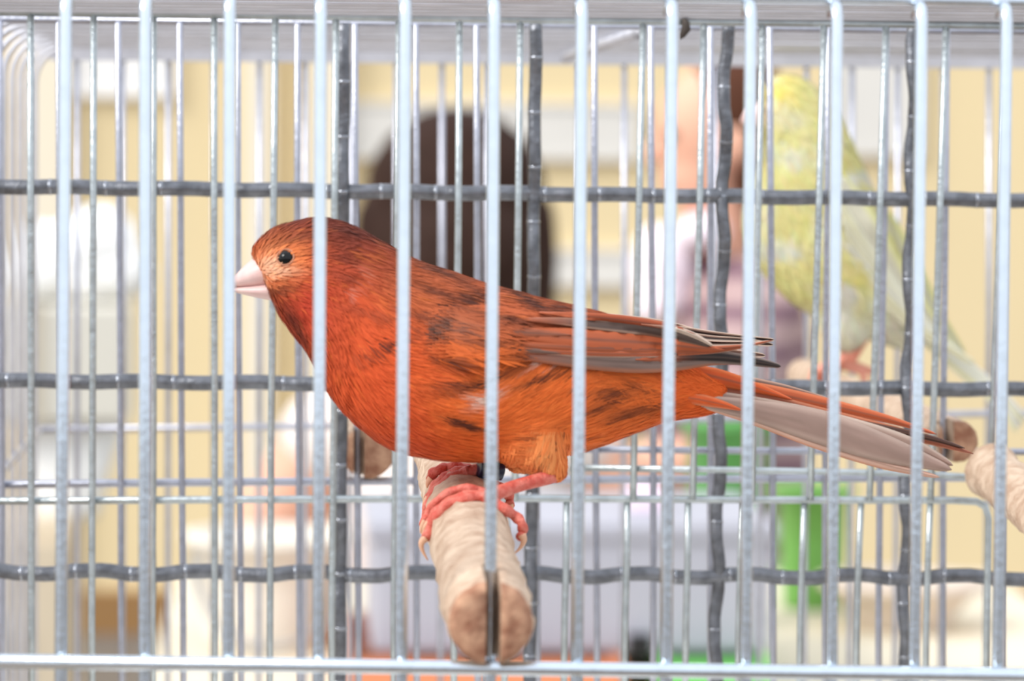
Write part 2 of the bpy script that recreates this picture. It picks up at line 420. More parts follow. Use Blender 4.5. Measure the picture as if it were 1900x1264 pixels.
perch('perch', P(*vq(1.02), Y1 * 1.02), P(*vq(1.39), Y1 * 1.39), .0058, .0056, M_wood, M_wood, 'pale ridged wooden perch beside the tail tip of the orange canary', None, .0006, 9, ((.203, .0007, .0025),))
hp = lambda p, r: (530 + (p[0] - 530) / r, 282 + (p[1] - 282) / r)
for (c, bx, rr, lab, sd_, m1, m2) in (((682, 836), 665.5, .0061, 'sawn tan perch end with a slot, below the breast of the orange canary', 1, M_wood, M_endwood),
                               ((1768, 816), 1749.5, .0049, 'pale wooden perch of the far cage with the yellow canary standing on it', 5, M_wood, M_endwood)):
    r0 = Y4 - .006; r1 = Y5 - .002
    perch('perch', P(*hp(c, r0 / Y4), r0), P(*hp(c, r1 / Y4), r1), rr, rr, m1, m2, lab, (.0024, .0115, P(bx, c[1], Y4).x), .0004, sd_)

# ------------------------------------------------------------------ orange canary
canary = thing('canary', P(868, 1000, YB), 'orange-red streaked canary perched in the near cage, facing its front corner', 'bird')
canary['label'] = 'orange-red canary with brown streaks and a blue leg ring, perched behind the thick bars'
ST = [((468, 468), (510, 562), 4.0), ((478, 449), (519, 584), 6.6), ((507, 426), (536, 608), 8.4), ((548, 411), (559, 637), 9.3), ((597, 405), (581, 672), 10.2),
      ((648, 418), (602, 712), 11.6), ((697, 444), (629, 753), 13.3), ((742, 471), (668, 793), 15.0), ((788, 491), (720, 827), 16.2), ((842, 508), (785, 847), 16.8),
      ((900, 528), (860, 854), 16.8), ((965, 546), (940, 851), 16.0), ((1030, 562), (1020, 846), 14.6), ((1090, 576), (1090, 834), 12.6), ((1145, 592), (1150, 811), 10.2),
      ((1195, 622), (1205, 790), 8.2), ((1243, 652), (1260, 776), 6.2), ((1292, 676), (1310, 768), 4.4), ((1345, 704), (1343, 757), 2.6)]
SS = spline([(*a, *b, c) for a, b, c in ST], 110)
mb = MB(); N = 56
for (tx, ty, bx, by, wd) in SS:
    t = P(tx, ty, YB); b = P(bx, by, YB); c = (t + b) / 2; h = (t - b) / 2
    for j in range(N):
        a = 2 * math.pi * j / N; ca = math.cos(a); sa = math.sin(a); e = 2 / 2.25
        mb.v.append(c + h * (math.copysign(abs(ca) ** e, ca)) + Vector((0, wd * .001 * math.copysign(abs(sa) ** e, sa), 0)))
k = len(SS)
for i in range(k - 1):
    for j in range(N):
        q = (j + 1) % N
        mb.f.append((i * N + j, (i + 1) * N + j, (i + 1) * N + q, i * N + q)); mb.mi.append(0)
mb.f.append(tuple(range(N))); mb.f.append(tuple((k - 1) * N + j for j in reversed(range(N)))); mb.mi += [0, 0]
# thighs (feathered) of the near and the far leg
for sgn, o_ in ((-1, 0), (1, 14)):
    for (x, y, r, dy) in ((985, 790, 62, 8), (958, 830, 34, 9), (1000, 830, 50, 8.5), (1020, 858, 32, 9), (1034, 876, 17, 9.2)):
        mb.ell(P(x - o_ * 4, y - o_, YB + sgn * dy * .001), r * .0000985, .0055 * r / 62 + .001, r * .0000985)
# cheek bulges and brow
mb.ell(P(590, 545, YB - .0042), .0055, .0058, .007); mb.ell(P(590, 545, YB + .0042), .0055, .0058, .007)
body_me = remeshed(mb, .0006, 7)
displace(body_me, lambda c: .00022 * noise.fractal(Vector((c.x * 260, c.y * 260, c.z * 420)), 1, 2, 2))
bvh = BVHTree.FromPolygons([v.co.copy() for v in body_me.vertices], [tuple(p.vertices) for p in body_me.polygons])

TOP = [(s[0], s[1]) for s in SS]; BOT = [(s[2], s[3]) for s in SS]
_bd = {}
def body_dir(x, y):
    k = (round(x / 4), round(y / 4))
    if k not in _bd: _bd[k] = body_dir_(k[0] * 4, k[1] * 4)
    return _bd[k]
def body_dir_(x, y):
    """direction (pixels, y down) in which the plumage lies"""
    best = None
    for i in range(0, len(SS) - 2, 2):
        tx, ty, bx, by, _ = SS[i]
        ax, ay = bx - tx, by - ty
        # signed distance from slice line
        L = math.hypot(ax, ay); d = abs((x - tx) * ay - (y - ty) * ax) / L
        if best is None or d < best[0]:
            v = ((x - tx) * ax + (y - ty) * ay) / (L * L); best = (d, i, max(0, min(1, v)))
    _, i, v = best; j = min(i + 3, len(SS) - 1); i0 = max(i - 3, 0)
    t = (SS[j][0] - SS[i0][0], SS[j][1] - SS[i0][1]); b = (SS[j][2] - SS[i0][2], SS[j][3] - SS[i0][3])
    dx = t[0] * (1 - v) + b[0] * v; dy = t[1] * (1 - v) + b[1] * v; l = math.hypot(dx, dy) or 1
    dx /= l; dy /= l
    # flank feathers sweep up over the thigh, then curl down behind it
    a = -.62 * sstep(800, 880, x) * sstep(1090, 1020, x) * sstep(640, 690, y) * sstep(830, 780, y)
    a += .35 * sstep(1060, 1110, x) * sstep(1200, 1150, x) * sstep(670, 700, y) * sstep(760, 720, y)
    a -= .3 * sstep(640, 690, x) * sstep(800, 760, x) * sstep(570, 610, y) * sstep(720, 660, y)
    dx, dy = dx * math.cos(a) - dy * math.sin(a), dx * math.sin(a) + dy * math.cos(a)
    return dx, dy, v
C = dict(head=lin(178, 72, 46), crown=lin(118, 54, 40), face=lin(228, 128, 74), lore=lin(238, 184, 148), cheek=lin(206, 72, 52), breast=lin(218, 90, 48), flank=lin(234, 114, 52),
         back=lin(184, 94, 58), under=lin(230, 102, 44), thigh=lin(246, 164, 100), dark=lin(62, 40, 36), pale=lin(226, 196, 180), grey=lin(128, 108, 98))
STREAKS = [  # x, y, half length, half width, angle (deg, down), strength
    (800, 505, 45, 7, 22, .6), (860, 560, 26, 9, 32, .85), (880, 548, 30, 6, 30, .6), (800, 545, 50, 7, 25, .5), (955, 553, 24, 6, 28, .9), (985, 567, 13, 6, 22, .9), (1018, 573, 13, 6, 20, .8), (1050, 585, 25, 5, 18, .6),
    (835, 622, 26, 9, -22, .8), (850, 600, 22, 5, -50, .5), (845, 675, 18, 6, -8, .7), (965, 660, 45, 6, -3, .7), (720, 632, 30, 6, -22, .7), (690, 650, 40, 5, -25, .45), (820, 640, 40, 5, -15, .5),
    (880, 715, 60, 5, -10, .7), (830, 710, 36, 6, -8, .6), (950, 690, 36, 5, -18, .5), (990, 715, 45, 5, -18, .7), (840, 782, 24, 6, 22, .95), (862, 790, 16, 4, 20, .7),
    (1125, 738, 34, 13, -15, .6), (1150, 780, 40, 8, -10, .5), (1095, 770, 30, 6, -12, .5), (1180, 720, 40, 6, 30, .45), (1200, 765, 35, 6, -8, .5), (700, 440, 40, 7, 30, .45), (640, 432, 40, 8, 18, .4),
    (545, 590, 36, 8, 62, .42), (560, 620, 36, 7, 58, .3), (525, 455, 40, 5, -20, .35), (520, 535, 22, 6, -5, .45), (650, 520, 50, 8, 20, .3), (690, 580, 50, 7, 15, .3), (620, 480, 40, 7, 12, .3), (1220, 660, 30, 5, 5, .5), (780, 590, 60, 6, 20, .45), (930, 600, 50, 6, 12, .5), (1000, 625, 50, 6, 5, .4), (900, 640, 40, 6, -2, .5)]
PALE = [(885, 745, 26, 9, -20, .75), (862, 738, 16, 6, 20, .6), (1000, 672, 36, 4, -35, .7), (1030, 680, 26, 3, -30, .5), (502, 566, 9, 9, 30, .85), (650, 545, 14, 4, 95, .12), (668, 520, 18, 3.5, 105, .12), (1240, 800, 25, 6, 5, .5)]
def blob(x, y, s):
    a = R_(s[4]); dx = x - s[0]; dy = y - s[1]
    u = (dx * math.cos(a) + dy * math.sin(a)) / s[2]; v = (-dx * math.sin(a) + dy * math.cos(a)) / s[3]
    return math.exp(-(u * u) - (v * v)) * s[5]
_pc = {}
def plum(x, y, jit=0.0):
    k = (round(x / 3), round(y / 3))
    if k not in _pc: _pc[k] = plum_(k[0] * 3, k[1] * 3)
    return _pc[k]
def plum_(x, y, jit=0.0):
    """plumage colour of the canary by place on its flank (seen from the side)"""
    dx, dy, v = body_dir(x, y)
    n1 = noise.noise(Vector((x / 70, y / 70, 1.3)))
    c = C['flank']
    c = mix(c, C['breast'], sstep(900, 720, x + n1 * 50))
    c = mix(c, C['back'], sstep(.52, .16, v + n1 * .12) * sstep(600, 720, x))
    hd = sstep(760, 600, x + (y - 520) * .55 + n1 * 30)
    c = mix(c, C['head'], hd * .9)
    c = mix(c, C['crown'], sstep(.30, .12, v + n1 * .06) * sstep(760, 640, x) * .9)
    fx = math.exp(-(((x - 522) / 50) ** 2 + ((y - 490) / 38) ** 2)); c = mix(c, C['face'], min(1, fx * 1.5))
    lx = math.exp(-(((x - 508) / 22) ** 2 + ((y - 494) / 17) ** 2)) + .6 * math.exp(-(((x - 532) / 24) ** 2 + ((y - 505) / 10) ** 2)); c = mix(c, C['lore'], min(.9, lx))
    fh = math.exp(-(((x - 470) / 16) ** 2 + ((y - 470) / 22) ** 2)); c = mix(c, lin(206, 92, 44), fh * .8)
    ck = math.exp(-(((x - 575) / 34) ** 2 + ((y - 565) / 55) ** 2)); c = mix(c, C['cheek'], ck * .8)
    c = mix(c, C['thigh'], math.exp(-(((x - 1000) / 62) ** 2 + ((y - 862) / 42) ** 2)) * .95)
    c = mix(c, C['under'], sstep(1180, 1260, x))
    # streaks along the lie of the feathers
    s = x * dx + y * dy; t = -x * dy + y * dx
    st = noise.noise(Vector((s / 110, t / 15, 4.1))) + .35 * noise.noise(Vector((s / 60, t / 8, 9.7)))
    dens = .95 * sstep(.55, .2, v) * sstep(690, 800, x) + .5 * sstep(780, 900, x) * sstep(1300, 1100, x) + .12
    c = mix(c, C['dark'], sstep(.25, .75, st) * min(dens, .88) * (1 - .6 * sstep(1200, 1280, x)))
    c = mix(c, lin(236, 130, 60), sstep(.2, .7, -st) * .35)
    for q in STREAKS:
        if abs(x - q[0]) < 120 and abs(y - q[1]) < 90: c = mix(c, C['dark'], min(.88, 1.4 * blob(x, y, (q[0], q[1], q[2] * 1.15, q[3] * 1.25, q[4], q[5]))))
    for q in PALE:
        if abs(x - q[0]) < 90 and abs(y - q[1]) < 70: c = mix(c, C['pale'], min(.92, 1.4 * blob(x, y, q)))
    g_ = math.exp(-(((x - 850) / 60) ** 2 + ((y - 618) / 22) ** 2)); c = mix(c, C['grey'], g_ * .3)
    if jit: k_ = 1 + random.uniform(-jit, jit); c = tuple(q * k_ for q in c)
    return c
def paint(me, f):
    at = me.color_attributes.new('Col', 'FLOAT_COLOR', 'POINT')
    buf = []
    for v in me.vertices: buf.extend((*f(v.co), 1.0))
    at.data.foreach_set('color', buf)
M_plum = colmat('plumage', .75, 0, .15)
M_feather = colmat('flight_feather', .55, 0, .3, .15)
paint(body_me, lambda co: plum(*px_of(co)))
body_me.materials.append(M_plum)
body = link('body', body_me, canary)

def strands(me, bv, n, colf, dirf, lmin, lmax, wid, lift, seed, yfar=None, offs=None):
    rnd = random.Random(seed)
    polys = [p for p in me.polygons if (yfar is None or p.center.y < yfar)]
    cum = []; s = 0
    for p in polys: s += p.area; cum.append(s)
    import bisect
    V = []; F = []; CC = []; NN = []
    for _ in range(n):
        p = polys[bisect.bisect(cum, rnd.random() * s) if True else 0] if s else None
        co = p.center.copy(); nn = p.normal.copy()
        x, y = px_of(co); dx, dy = dirf(x, y)
        a = rnd.gauss(0, .12); dx, dy = dx * math.cos(a) - dy * math.sin(a), dx * math.sin(a) + dy * math.cos(a)
        d3 = (P(x + dx * 10, y + dy * 10, co.y) - P(x, y, co.y)).normalized()
        d3 = (d3 - nn * d3.dot(nn))
        if d3.length < .2: continue
        d3.normalize(); Ln = rnd.uniform(lmin, lmax) * .001
        if x < 640: Ln *= .55
        if x < 520: Ln *= .7
        w_ = wid * rnd.uniform(.6, 1.3) * .001; of = (offs(x, y) if offs else 0) * .001
        b0 = len(V); c = colf(x + dx * Ln * 5500, y + dy * Ln * 5500, .07, rnd); cur = co; ok = True
        cfs = ((0, .5), (.35, 1), (.7, .8), (1, .08)); jn = rnd.gauss(0, .13); li = lift * rnd.uniform(.3, 1.5) * .001
        for q, (t, ww) in enumerate(cfs):
            if q:
                nx = cur + d3 * (Ln * (t - cfs[q - 1][0]))
                hit = bv.find_nearest(nx)
                if hit[0] is not None and (hit[0] - nx).length < .003:
                    nx = hit[0]; nn = hit[1]
                cur = nx
            pos = cur + nn * (of + li * (t ** 1.3) + .00006)
            sd = nn.cross(d3).normalized() * w_ * ww * .5
            V.append(pos - sd); V.append(pos + sd)
            n2 = (nn * .93 + Vector((0, 0, .07)) + sd.normalized() * jn).normalized(); NN.append(tuple(n2)); NN.append(tuple(n2))
            CC.append(c); CC.append(c)
        for q in range(3): F.append((b0 + 2 * q, b0 + 2 * q + 2, b0 + 2 * q + 3, b0 + 2 * q + 1))
    m = bpy.data.meshes.new('plumage'); m.from_pydata([tuple(v) for v in V], [], F); m.update()
    m.polygons.foreach_set('use_smooth', [True] * len(m.polygons))
    m.normals_split_custom_set_from_vertices(NN)
    at = m.color_attributes.new('Col', 'FLOAT_COLOR', 'POINT'); buf = []
    for c in CC: buf.extend((*c, 1))
    at.data.foreach_set('color', buf)
    return m
def wing_off(x, y):
    return 1.9 * sstep(770, 840, x) * sstep(960, 880, x) * sstep(560, 590, y) * sstep(684, 664, y)
def cf(x, y, j, rnd):
    c = plum(x, y); k_ = 1 + rnd.uniform(-j, j); return tuple(z * k_ for z in c)
pm = strands(body_me, bvh, 44000, cf, lambda x, y: body_dir(x, y)[:2] if not (930 < x < 1070 and y > 800) else (-.25 + .5 * (x > 1030), .95), 4.0, 8.5, .40, .34, 11, YB + .008, wing_off)
pm.materials.append(M_plum)
pl = link('plumage', pm, body); pl['kind'] = 'stuff'

# eye, eye ring, beak
M_eye = mat('eye_black', (8, 7, 7), .04, 0, spec=.35)
def on_body(x, y):
    o = CAM; d = (P(x, y, YB) - CAM).normalized(); h = bvh.ray_cast(o, d); return h[0], h[1]
for side in (-1, 1):
    h, n_ = on_body(530, 478)
    if side == 1: h = Vector((h.x, 2 * YB - h.y, h.z)); n_ = Vector((n_.x, -n_.y, n_.z))
    ey = MB().ell(h - n_ * .00055, .00152, .00152, .00152).build('eye', M_eye, canary)
    rot = n_.to_track_quat('Z', 'Y').to_matrix(); ring = []
    for i in range(25):
        a = 2 * math.pi * i / 24; ring.append(h + n_ * .0002 + rot @ Vector((.00156 * math.cos(a), .0015 * math.sin(a), 0)))
    MB().tube(ring, .00018, 8, False).build('eye_ring', mat('eye_skin', (190, 128, 98), .8), ey)
M_beak = mat('beak_horn', (238, 206, 198), .38, 0, 0, 240, .1, 500, rgb2=(226, 186, 182))
def beak(name, tops, bots, ws):
    ss = spline([(*a, *b, c) for a, b, c in zip(tops, bots, ws)], 16); mb = MB(); N = 20
    for (tx, ty, bx, by, wd) in ss:
        t = P(tx, ty, YB); b = P(bx, by, YB); c = (t + b) / 2; h = (t - b) / 2
        for j in range(N):
            a = 2 * math.pi * j / N
            mb.v.append(c + h * math.cos(a) + Vector((0, wd * .001 * math.sin(a), 0)))
    k = len(ss)
    for i in range(k - 1):
        for j in range(N):
            q = (j + 1) % N; mb.f.append((i * N + j, (i + 1) * N + j, (i + 1) * N + q, i * N + q)); mb.mi.append(0)
    mb.f.append(tuple(range(N))); mb.f.append(tuple((k - 1) * N + j for j in reversed(range(N)))); mb.mi += [0, 0]
    return mb.build(name, M_beak, canary)
beak('upper_beak', [(490, 470), (471, 479), (456, 491), (442, 505), (431, 518), (424, 530)], [(505, 535), (490, 534), (470, 534), (450, 533), (434, 532), (426, 533)], [4.6, 4.4, 3.7, 2.6, 1.4, .4])
beak('lower_beak', [(515, 515), (498, 520), (476, 525), (456, 529), (440, 532), (430, 535)], [(520, 560), (500, 557), (478, 553), (457, 548), (441, 544), (431, 540)], [4.7, 4.5, 3.8, 2.7, 1.45, .4])

# flight feathers
WX = [700, 800, 950, 1060, 1150, 1250, 1350, 1450, 1550, 1650, 1800]
WW = [16, 17.0, 16.8, 15.2, 12.3, 8.6, 6.0, 4.2, 3, 2, 1]
def wing_y(x, y, off, sgn):
    wv = interp(WX, WW, x)
    if x < 1250:
        i = min(range(0, len(SS), 3), key=lambda q: abs((SS[q][0] + SS[q][2]) / 2 - x))
        mid = (SS[i][1] + SS[i][3]) / 2; hh = abs(SS[i][3] - SS[i][1]) / 2
        v = min(.98, abs(y - mid) / hh); wv *= max(.25, (1 - v ** 2.25)) ** (1 / 2.25)
    Yv = YB + sgn * wv * .001
    if sgn < 0:
        h, _ = on_body(x, y)
        if h is not None: Yv = min(Yv, h.y)
    return Yv + sgn * off * .001
def feather(name, pts, hw, parent, cc, ce, off, sgn=-1, yf=None, n=34, ctip=None, rachis=None, fade=None):
    sp_ = spline(pts, n); hs = spline([(h,) for h in hw], n); mb = MB(); J = 9; cols = []
    for i, (x, y) in enumerate(sp_):
        a = sp_[max(i - 1, 0)]; b = sp_[min(i + 1, n - 1)]; dx, dy = b[0] - a[0], b[1] - a[1]; l = math.hypot(dx, dy) or 1
        nx, ny = -dy / l, dx / l; t = i / (n - 1)
        h = max(.4, hs[i][0]) * (1 if t < .93 else math.sqrt(max(.02, 1 - ((t - .93) / .07) ** 2)))
        for j in range(J):
            u = j / (J - 1) * 2 - 1
            xx, yy = x + nx * h * u, y + ny * h * u
            Yv = (yf(xx, yy) if yf else wing_y(xx, yy, 0, sgn)) + sgn * (off * .001 - .0005 * u * u + .0002)
            mb.v.append(P(xx, yy, Yv))
            st = noise.noise(Vector((i * .35, u * 6, off * 3 + x * .01)))
            c = mix(cc, ce, sstep(.5, .95, abs(u)))
            if rachis and abs(u) < .12: c = mix(c, rachis, .6)
            if fade: c = mix(c, fade, sstep(.42, .05, t) * .75)
            if ctip: c = mix(c, ctip, sstep(.75, 1, t) * .7)
            cols.append(tuple(z * (1 + .16 * st) for z in c))
    for i in range(n - 1):
        for j in range(J - 1): mb.f.append((i * J + j, i * J + j + 1, (i + 1) * J + j + 1, (i + 1) * J + j)); mb.mi.append(0)
    me = mb.mesh(name); at = me.color_attributes.new('Col', 'FLOAT_COLOR', 'POINT'); buf = []
    for c in cols: buf.extend((*c, 1))
    at.data.foreach_set('color', buf); me.materials.append(M_feather)
    o = link(name, me, parent)
    s = o.modifiers.new('thick', 'SOLIDIFY'); s.thickness = .00012
    return o
gb = lin(132, 108, 98); gd = lin(86, 68, 60); bk = lin(48, 38, 36); ob = lin(176, 88, 52); bei = lin(224, 200, 182); orr = lin(206, 100, 56)
# near wing: its root is the long lower primary, the rest are its feathers
wing = feather('wing', [(835, 650), (950, 656), (1070, 665), (1170, 672), (1250, 673), (1340, 668), (1447, 679)], [3, 10, 18, 20, 16, 9, 4], canary, gb, lin(190, 120, 88), .5, rachis=gd, fade=lin(186, 96, 60))
for pts, hw, c1, c2, off in (
    ([(1180, 668), (1250, 664), (1330, 663), (1400, 671), (1449, 680)], [3, 9, 12, 9, 4], bk, lin(150, 130, 120), .75),
    ([(860, 646), (960, 648), (1080, 655), (1200, 657), (1320, 653), (1432, 632)], [3, 7, 8, 7, 5, 2.5], ob, bei, .9),
    ([(880, 634), (980, 640), (1090, 645), (1200, 648), (1290, 650), (1390, 641)], [3, 8, 10, 9, 7, 2.5], lin(158, 82, 52), lin(196, 110, 72), 1.1),
    ([(890, 612), (1000, 622), (1100, 630), (1200, 636), (1280, 644), (1345, 650)], [4, 14, 20, 18, 11, 3], ob, lin(190, 96, 56), 1.3),
    ([(930, 592), (1020, 595), (1100, 601), (1190, 610), (1265, 625), (1318, 643)], [2, 6, 10, 12, 11, 5], gd, lin(176, 140, 118), 1.5),
    ([(1190, 602), (1240, 608), (1285, 622), (1322, 642)], [2, 5, 6, 3], lin(210, 186, 166), bei, 1.7),
    ([(1000, 580), (1090, 587), (1170, 596), (1240, 607), (1290, 620)], [2, 7, 9, 7, 2], lin(162, 78, 48), lin(180, 92, 58), 1.6),
    ([(830, 628), (900, 636), (970, 648), (1040, 656)], [3, 9, 9, 2], lin(122, 92, 80), lin(170, 92, 60), 1.0),
    ([(840, 606), (910, 612), (990, 618), (1060, 622)], [3, 10, 10, 2], lin(150, 84, 58), lin(186, 96, 58), 1.5)):
    feather('flight_feather', pts, hw, wing, c1, c2, off, rachis=gd, fade=lin(190, 98, 60))
# far wing
wing2 = feather('wing', [(900, 600), (1050, 610), (1200, 620), (1310, 632), (1380, 634), (1434, 640)], [5, 16, 16, 10, 6, 2.5], canary, gd, bei, .4, 1)
for pts, hw, c1, off in (([(1150, 606), (1250, 614), (1320, 624), (1390, 629), (1436, 631)], [4, 9, 9, 5, 2], bk, .2), ([(1000, 585), (1120, 592), (1230, 606), (1300, 622), (1360, 632)], [4, 10, 11, 8, 3], ob, .7),
                         ([(1000, 630), (1120, 645), (1250, 655), (1340, 655), (1420, 660)], [4, 14, 14, 8, 3], gb, .6), ([(950, 650), (1080, 665), (1200, 672), (1300, 668), (1400, 670)], [4, 14, 16, 10, 3], gb, .3)):
    feather('flight_feather', pts, hw, wing2, c1, bei, off, 1)
# tail
lav = lin(164, 136, 124); dkb = lin(70, 46, 38)
def tl(off): return lambda x, y: YB - off * .001 - interp([1280, 1400, 1800], [1.5, 0, 0], x) * .001
tail = feather('tail', [(1290, 742), (1400, 762), (1520, 792), (1640, 832), (1766, 872)], [10, 20, 31, 26, 6], canary, lav, lin(190, 164, 150), 0, -1, tl(3.2), rachis=lin(150, 124, 112))
for pts, hw, c1, c2, off in (
    ([(1280, 728), (1400, 748), (1540, 782), (1680, 826), (1768, 864)], [8, 12, 17, 18, 5], lin(164, 134, 120), lin(206, 184, 168), 2.2),
    ([(1290, 748), (1400, 782), (1520, 825), (1640, 862), (1744, 886)], [5, 8, 10, 9, 3], lin(216, 176, 156), lin(214, 150, 118), 2.6),
    ([(1270, 715), (1400, 738), (1540, 772), (1680, 806), (1806, 842)], [8, 12, 12, 9, 2.5], lin(156, 86, 62), lin(200, 124, 90), 1.2),
    ([(1350, 735), (1480, 762), (1600, 788), (1720, 812), (1790, 832)], [3, 6, 8, 6, 2], dkb, lin(110, 74, 60), 1.5),
    ([(1260, 700), (1400, 724), (1520, 748), (1640, 776), (1738, 806)], [10, 15, 13, 8, 2.5], lin(196, 96, 58), lin(216, 124, 82), .4),
    ([(1280, 690), (1360, 704), (1450, 720), (1540, 742)], [8, 10, 8, 3], lin(120, 92, 82), lin(200, 160, 138), -.4),
    ([(1250, 682), (1330, 700), (1410, 722), (1470, 742)], [10, 16, 9, 2], lin(214, 92, 44), lin(226, 120, 66), 2.0),
    ([(1250, 735), (1300, 742), (1345, 752), (1375, 761)], [10, 11, 7, 2], lin(218, 94, 42), lin(228, 136, 90), 4.0)):
    feather('tail_feather', pts, hw, tail, c1, c2, 0, -1, tl(off), rachis=lin(120, 84, 70))

# legs, toes, claws
M_leg = mat('leg_skin', (226, 128, 110), .55, 0, 0, 520, .9, 1400, rgb2=(206, 84, 68))
M_claw = mat('claw_horn', (222, 172, 140), .45)
def toe(parent, pts, Y0, r, claw):
    sp_ = spline(pts, 18); Ys = [Y0 + .0006 * math.sin(i) for i in range(18)]
    rs = [r * (1 - .25 * i / 17 + .12 * math.sin(i * 1.6)) * .001 for i in range(18)]
    o = MB().tube([P(x, y, Y) for (x, y), Y in zip(sp_, Ys)], rs, 12).build('toe', M_leg, parent)
    sc = spline(claw, 10)
    MB().tube([P(x, y, Ys[-1]) for x, y in sc], [r * .72 * (1 - .88 * i / 9) * .001 for i in range(10)], 10).build('claw', M_claw, o)
def leg(tarsus, Ya, Yb2, r):
    sp_ = spline(tarsus, 14)
    return MB().tube([P(x, y, Ya + (Yb2 - Ya) * i / 13) for i, (x, y) in enumerate(sp_)], [r * .001 * (1.15 - .25 * math.sin(i / 13 * math.pi)) for i in range(14)], 14).build('leg', M_leg, canary)
# near foot
YN = Y1 * 1.112
lg = leg([(1040, 876), (1010, 888), (965, 900), (925, 914), (896, 922)], YB - .0085, YN, 1.35)
toe(lg, [(905, 922), (880, 922), (855, 928), (830, 936), (812, 955), (800, 975), (790, 1000)], YN - .0012, 1.1, [(790, 998), (782, 1008), (784, 1022), (794, 1040)])
toe(lg, [(905, 920), (870, 918), (836, 930), (808, 950), (796, 972)], YN + .0016, .95, [(796, 970), (788, 980), (784, 995)])
toe(lg, [(905, 918), (880, 908), (850, 908), (820, 922), (797, 946), (789, 968)], YN + .0042, .9, [(789, 966), (783, 978), (780, 990)])
toe(lg, [(905, 922), (928, 940), (950, 954), (966, 968), (970, 985), (966, 997)], YN, 1.1, [(968, 992), (972, 1003), (966, 1016), (954, 1028)])
# far foot
YF = Y1 * 1.165
lf = leg([(935, 845), (925, 856), (905, 868), (880, 874), (868, 880)], YB + .007, YF, 1.3)
toe(lf, [(875, 876), (850, 884), (822, 900), (803, 922), (793, 950), (788, 975)], YF - .001, 1.3, [(788, 972), (784, 985), (788, 998)])
toe(lf, [(875, 876), (852, 876), (828, 886), (808, 902), (796, 926)], YF + .002, 1.2, [(796, 924), (788, 936), (786, 948)])
toe(lf, [(872, 874), (850, 868), (824, 870), (804, 878), (800, 890)], YF + .0045, 1.2, [(800, 888), (794, 896), (792, 906)])
toe(lf, [(878, 878), (905, 892), (930, 906), (944, 920), (946, 938)], YF, 1.1, [(946, 936), (948, 946), (944, 956)])
# ring on the far leg
r0 = P(888, 867, YF - .0022); r1 = P(932, 874, YF - .0010)
d = (r1 - r0); mb = MB()
mb.tube([r0, r0 + d * .02, r0 + d * .12, r0 + d * .88, r0 + d * .98, r1], [.0016, .00185, .0019, .0019, .00185, .0016], 24)
mb.tube([r0 + d * .18, r0 + d * .22, r0 + d * .40, r0 + d * .44], [.0019, .00196, .00196, .0019], 24, mi=1)
rg = mb.build('leg_ring', [mat('ring_blue_black', (28, 34, 62), .3), mat('ring_blue', (36, 66, 150), .3)], canary); rg['label'] = 'dark blue leg ring'

# ------------------------------------------------------------------ yellow canary in the far cage
YY = Y1 * 1.76
pr = (1560, 700)
can2 = thing('canary', P(1565, 690, YY), 'pale yellow canary standing upright on the perch of the far cage', 'bird')
S2 = [((1416, 182), (1418, 232), 5), ((1425, 150), (1420, 275), 9), ((1462, 138), (1404, 320), 11), ((1510, 158), (1386, 370), 12), ((1556, 215), (1379, 425), 14.5), ((1592, 290), (1402, 485), 16), ((1628, 370), (1450, 545), 16.5),
      ((1660, 450), (1510, 588), 15), ((1690, 520), (1572, 618), 12), ((1715, 580), (1632, 636), 8), ((1740, 620), (1690, 652), 4)]
SZ = spline([(*a, *b, c) for a, b, c in S2], 60); mb = MB(); N = 40
for (tx, ty, bx, by, wd) in SZ:
    t = P(tx, ty, YY); b = P(bx, by, YY); c = (t + b) / 2; h = (t - b) / 2
    for j in range(N):
        a = 2 * math.pi * j / N
        mb.v.append(c + h * math.cos(a) + Vector((0, wd * .001 * math.sin(a), 0)))
k = len(SZ)
for i in range(k - 1):
    for j in range(N):
        q = (j + 1) % N; mb.f.append((i * N + j, (i + 1) * N + j, (i + 1) * N + q, i * N + q)); mb.mi.append(0)
mb.f.append(tuple(range(N))); mb.f.append(tuple((k - 1) * N + j for j in reversed(range(N)))); mb.mi += [0, 0]
for sg in (-1, 1): mb.ell(P(1570, 590, YY + sg * .006), .0075, .005, .0095)
b2 = remeshed(mb, .0009, 6)
ye = lin(214, 206, 140); yp = lin(222, 217, 178); wh = lin(212, 210, 200); yg = lin(208, 200, 110)
def plum2(x, y):
    n1 = noise.noise(Vector((x / 60, y / 60, 2))); n2 = noise.noise(Vector((x / 28 + y / 60, y / 70, 7)))
    c = mix(ye, yp, sstep(-.1, .5, n1)); c = mix(c, yg, sstep(.1, .5, n2) * .6)
    c = mix(c, wh, sstep(.05, .5, noise.noise(Vector((x / 80, y / 45, 11)))) * .8)
    c = mix(c, lin(222, 196, 84), math.exp(-(((x - 1448) / 30) ** 2 + ((y - 185) / 26) ** 2)) * .7)
    c = mix(c, wh, sstep(560, 620, y) * .7)
    return c
paint(b2, lambda co: plum2(*px_of(co))); b2.materials.append(M_plum)
bv2 = BVHTree.FromPolygons([v.co.copy() for v in b2.vertices], [tuple(p.vertices) for p in b2.polygons])
bo2 = link('body', b2, can2)
pm2 = strands(b2, bv2, 6000, lambda x, y, j, rnd: tuple(z * (1 + rnd.uniform(-j, j)) for z in plum2(x, y)), lambda x, y: (.45, .89), 4, 7, .8, .4, 5, YY + .01)
pm2.materials.append(M_plum); p2 = link('plumage', pm2, bo2); p2['kind'] = 'stuff'
def ray2(x, y):
    d = (P(x, y, YY) - CAM).normalized(); return bv2.ray_cast(CAM, d)
h = ray2(1426, 205)
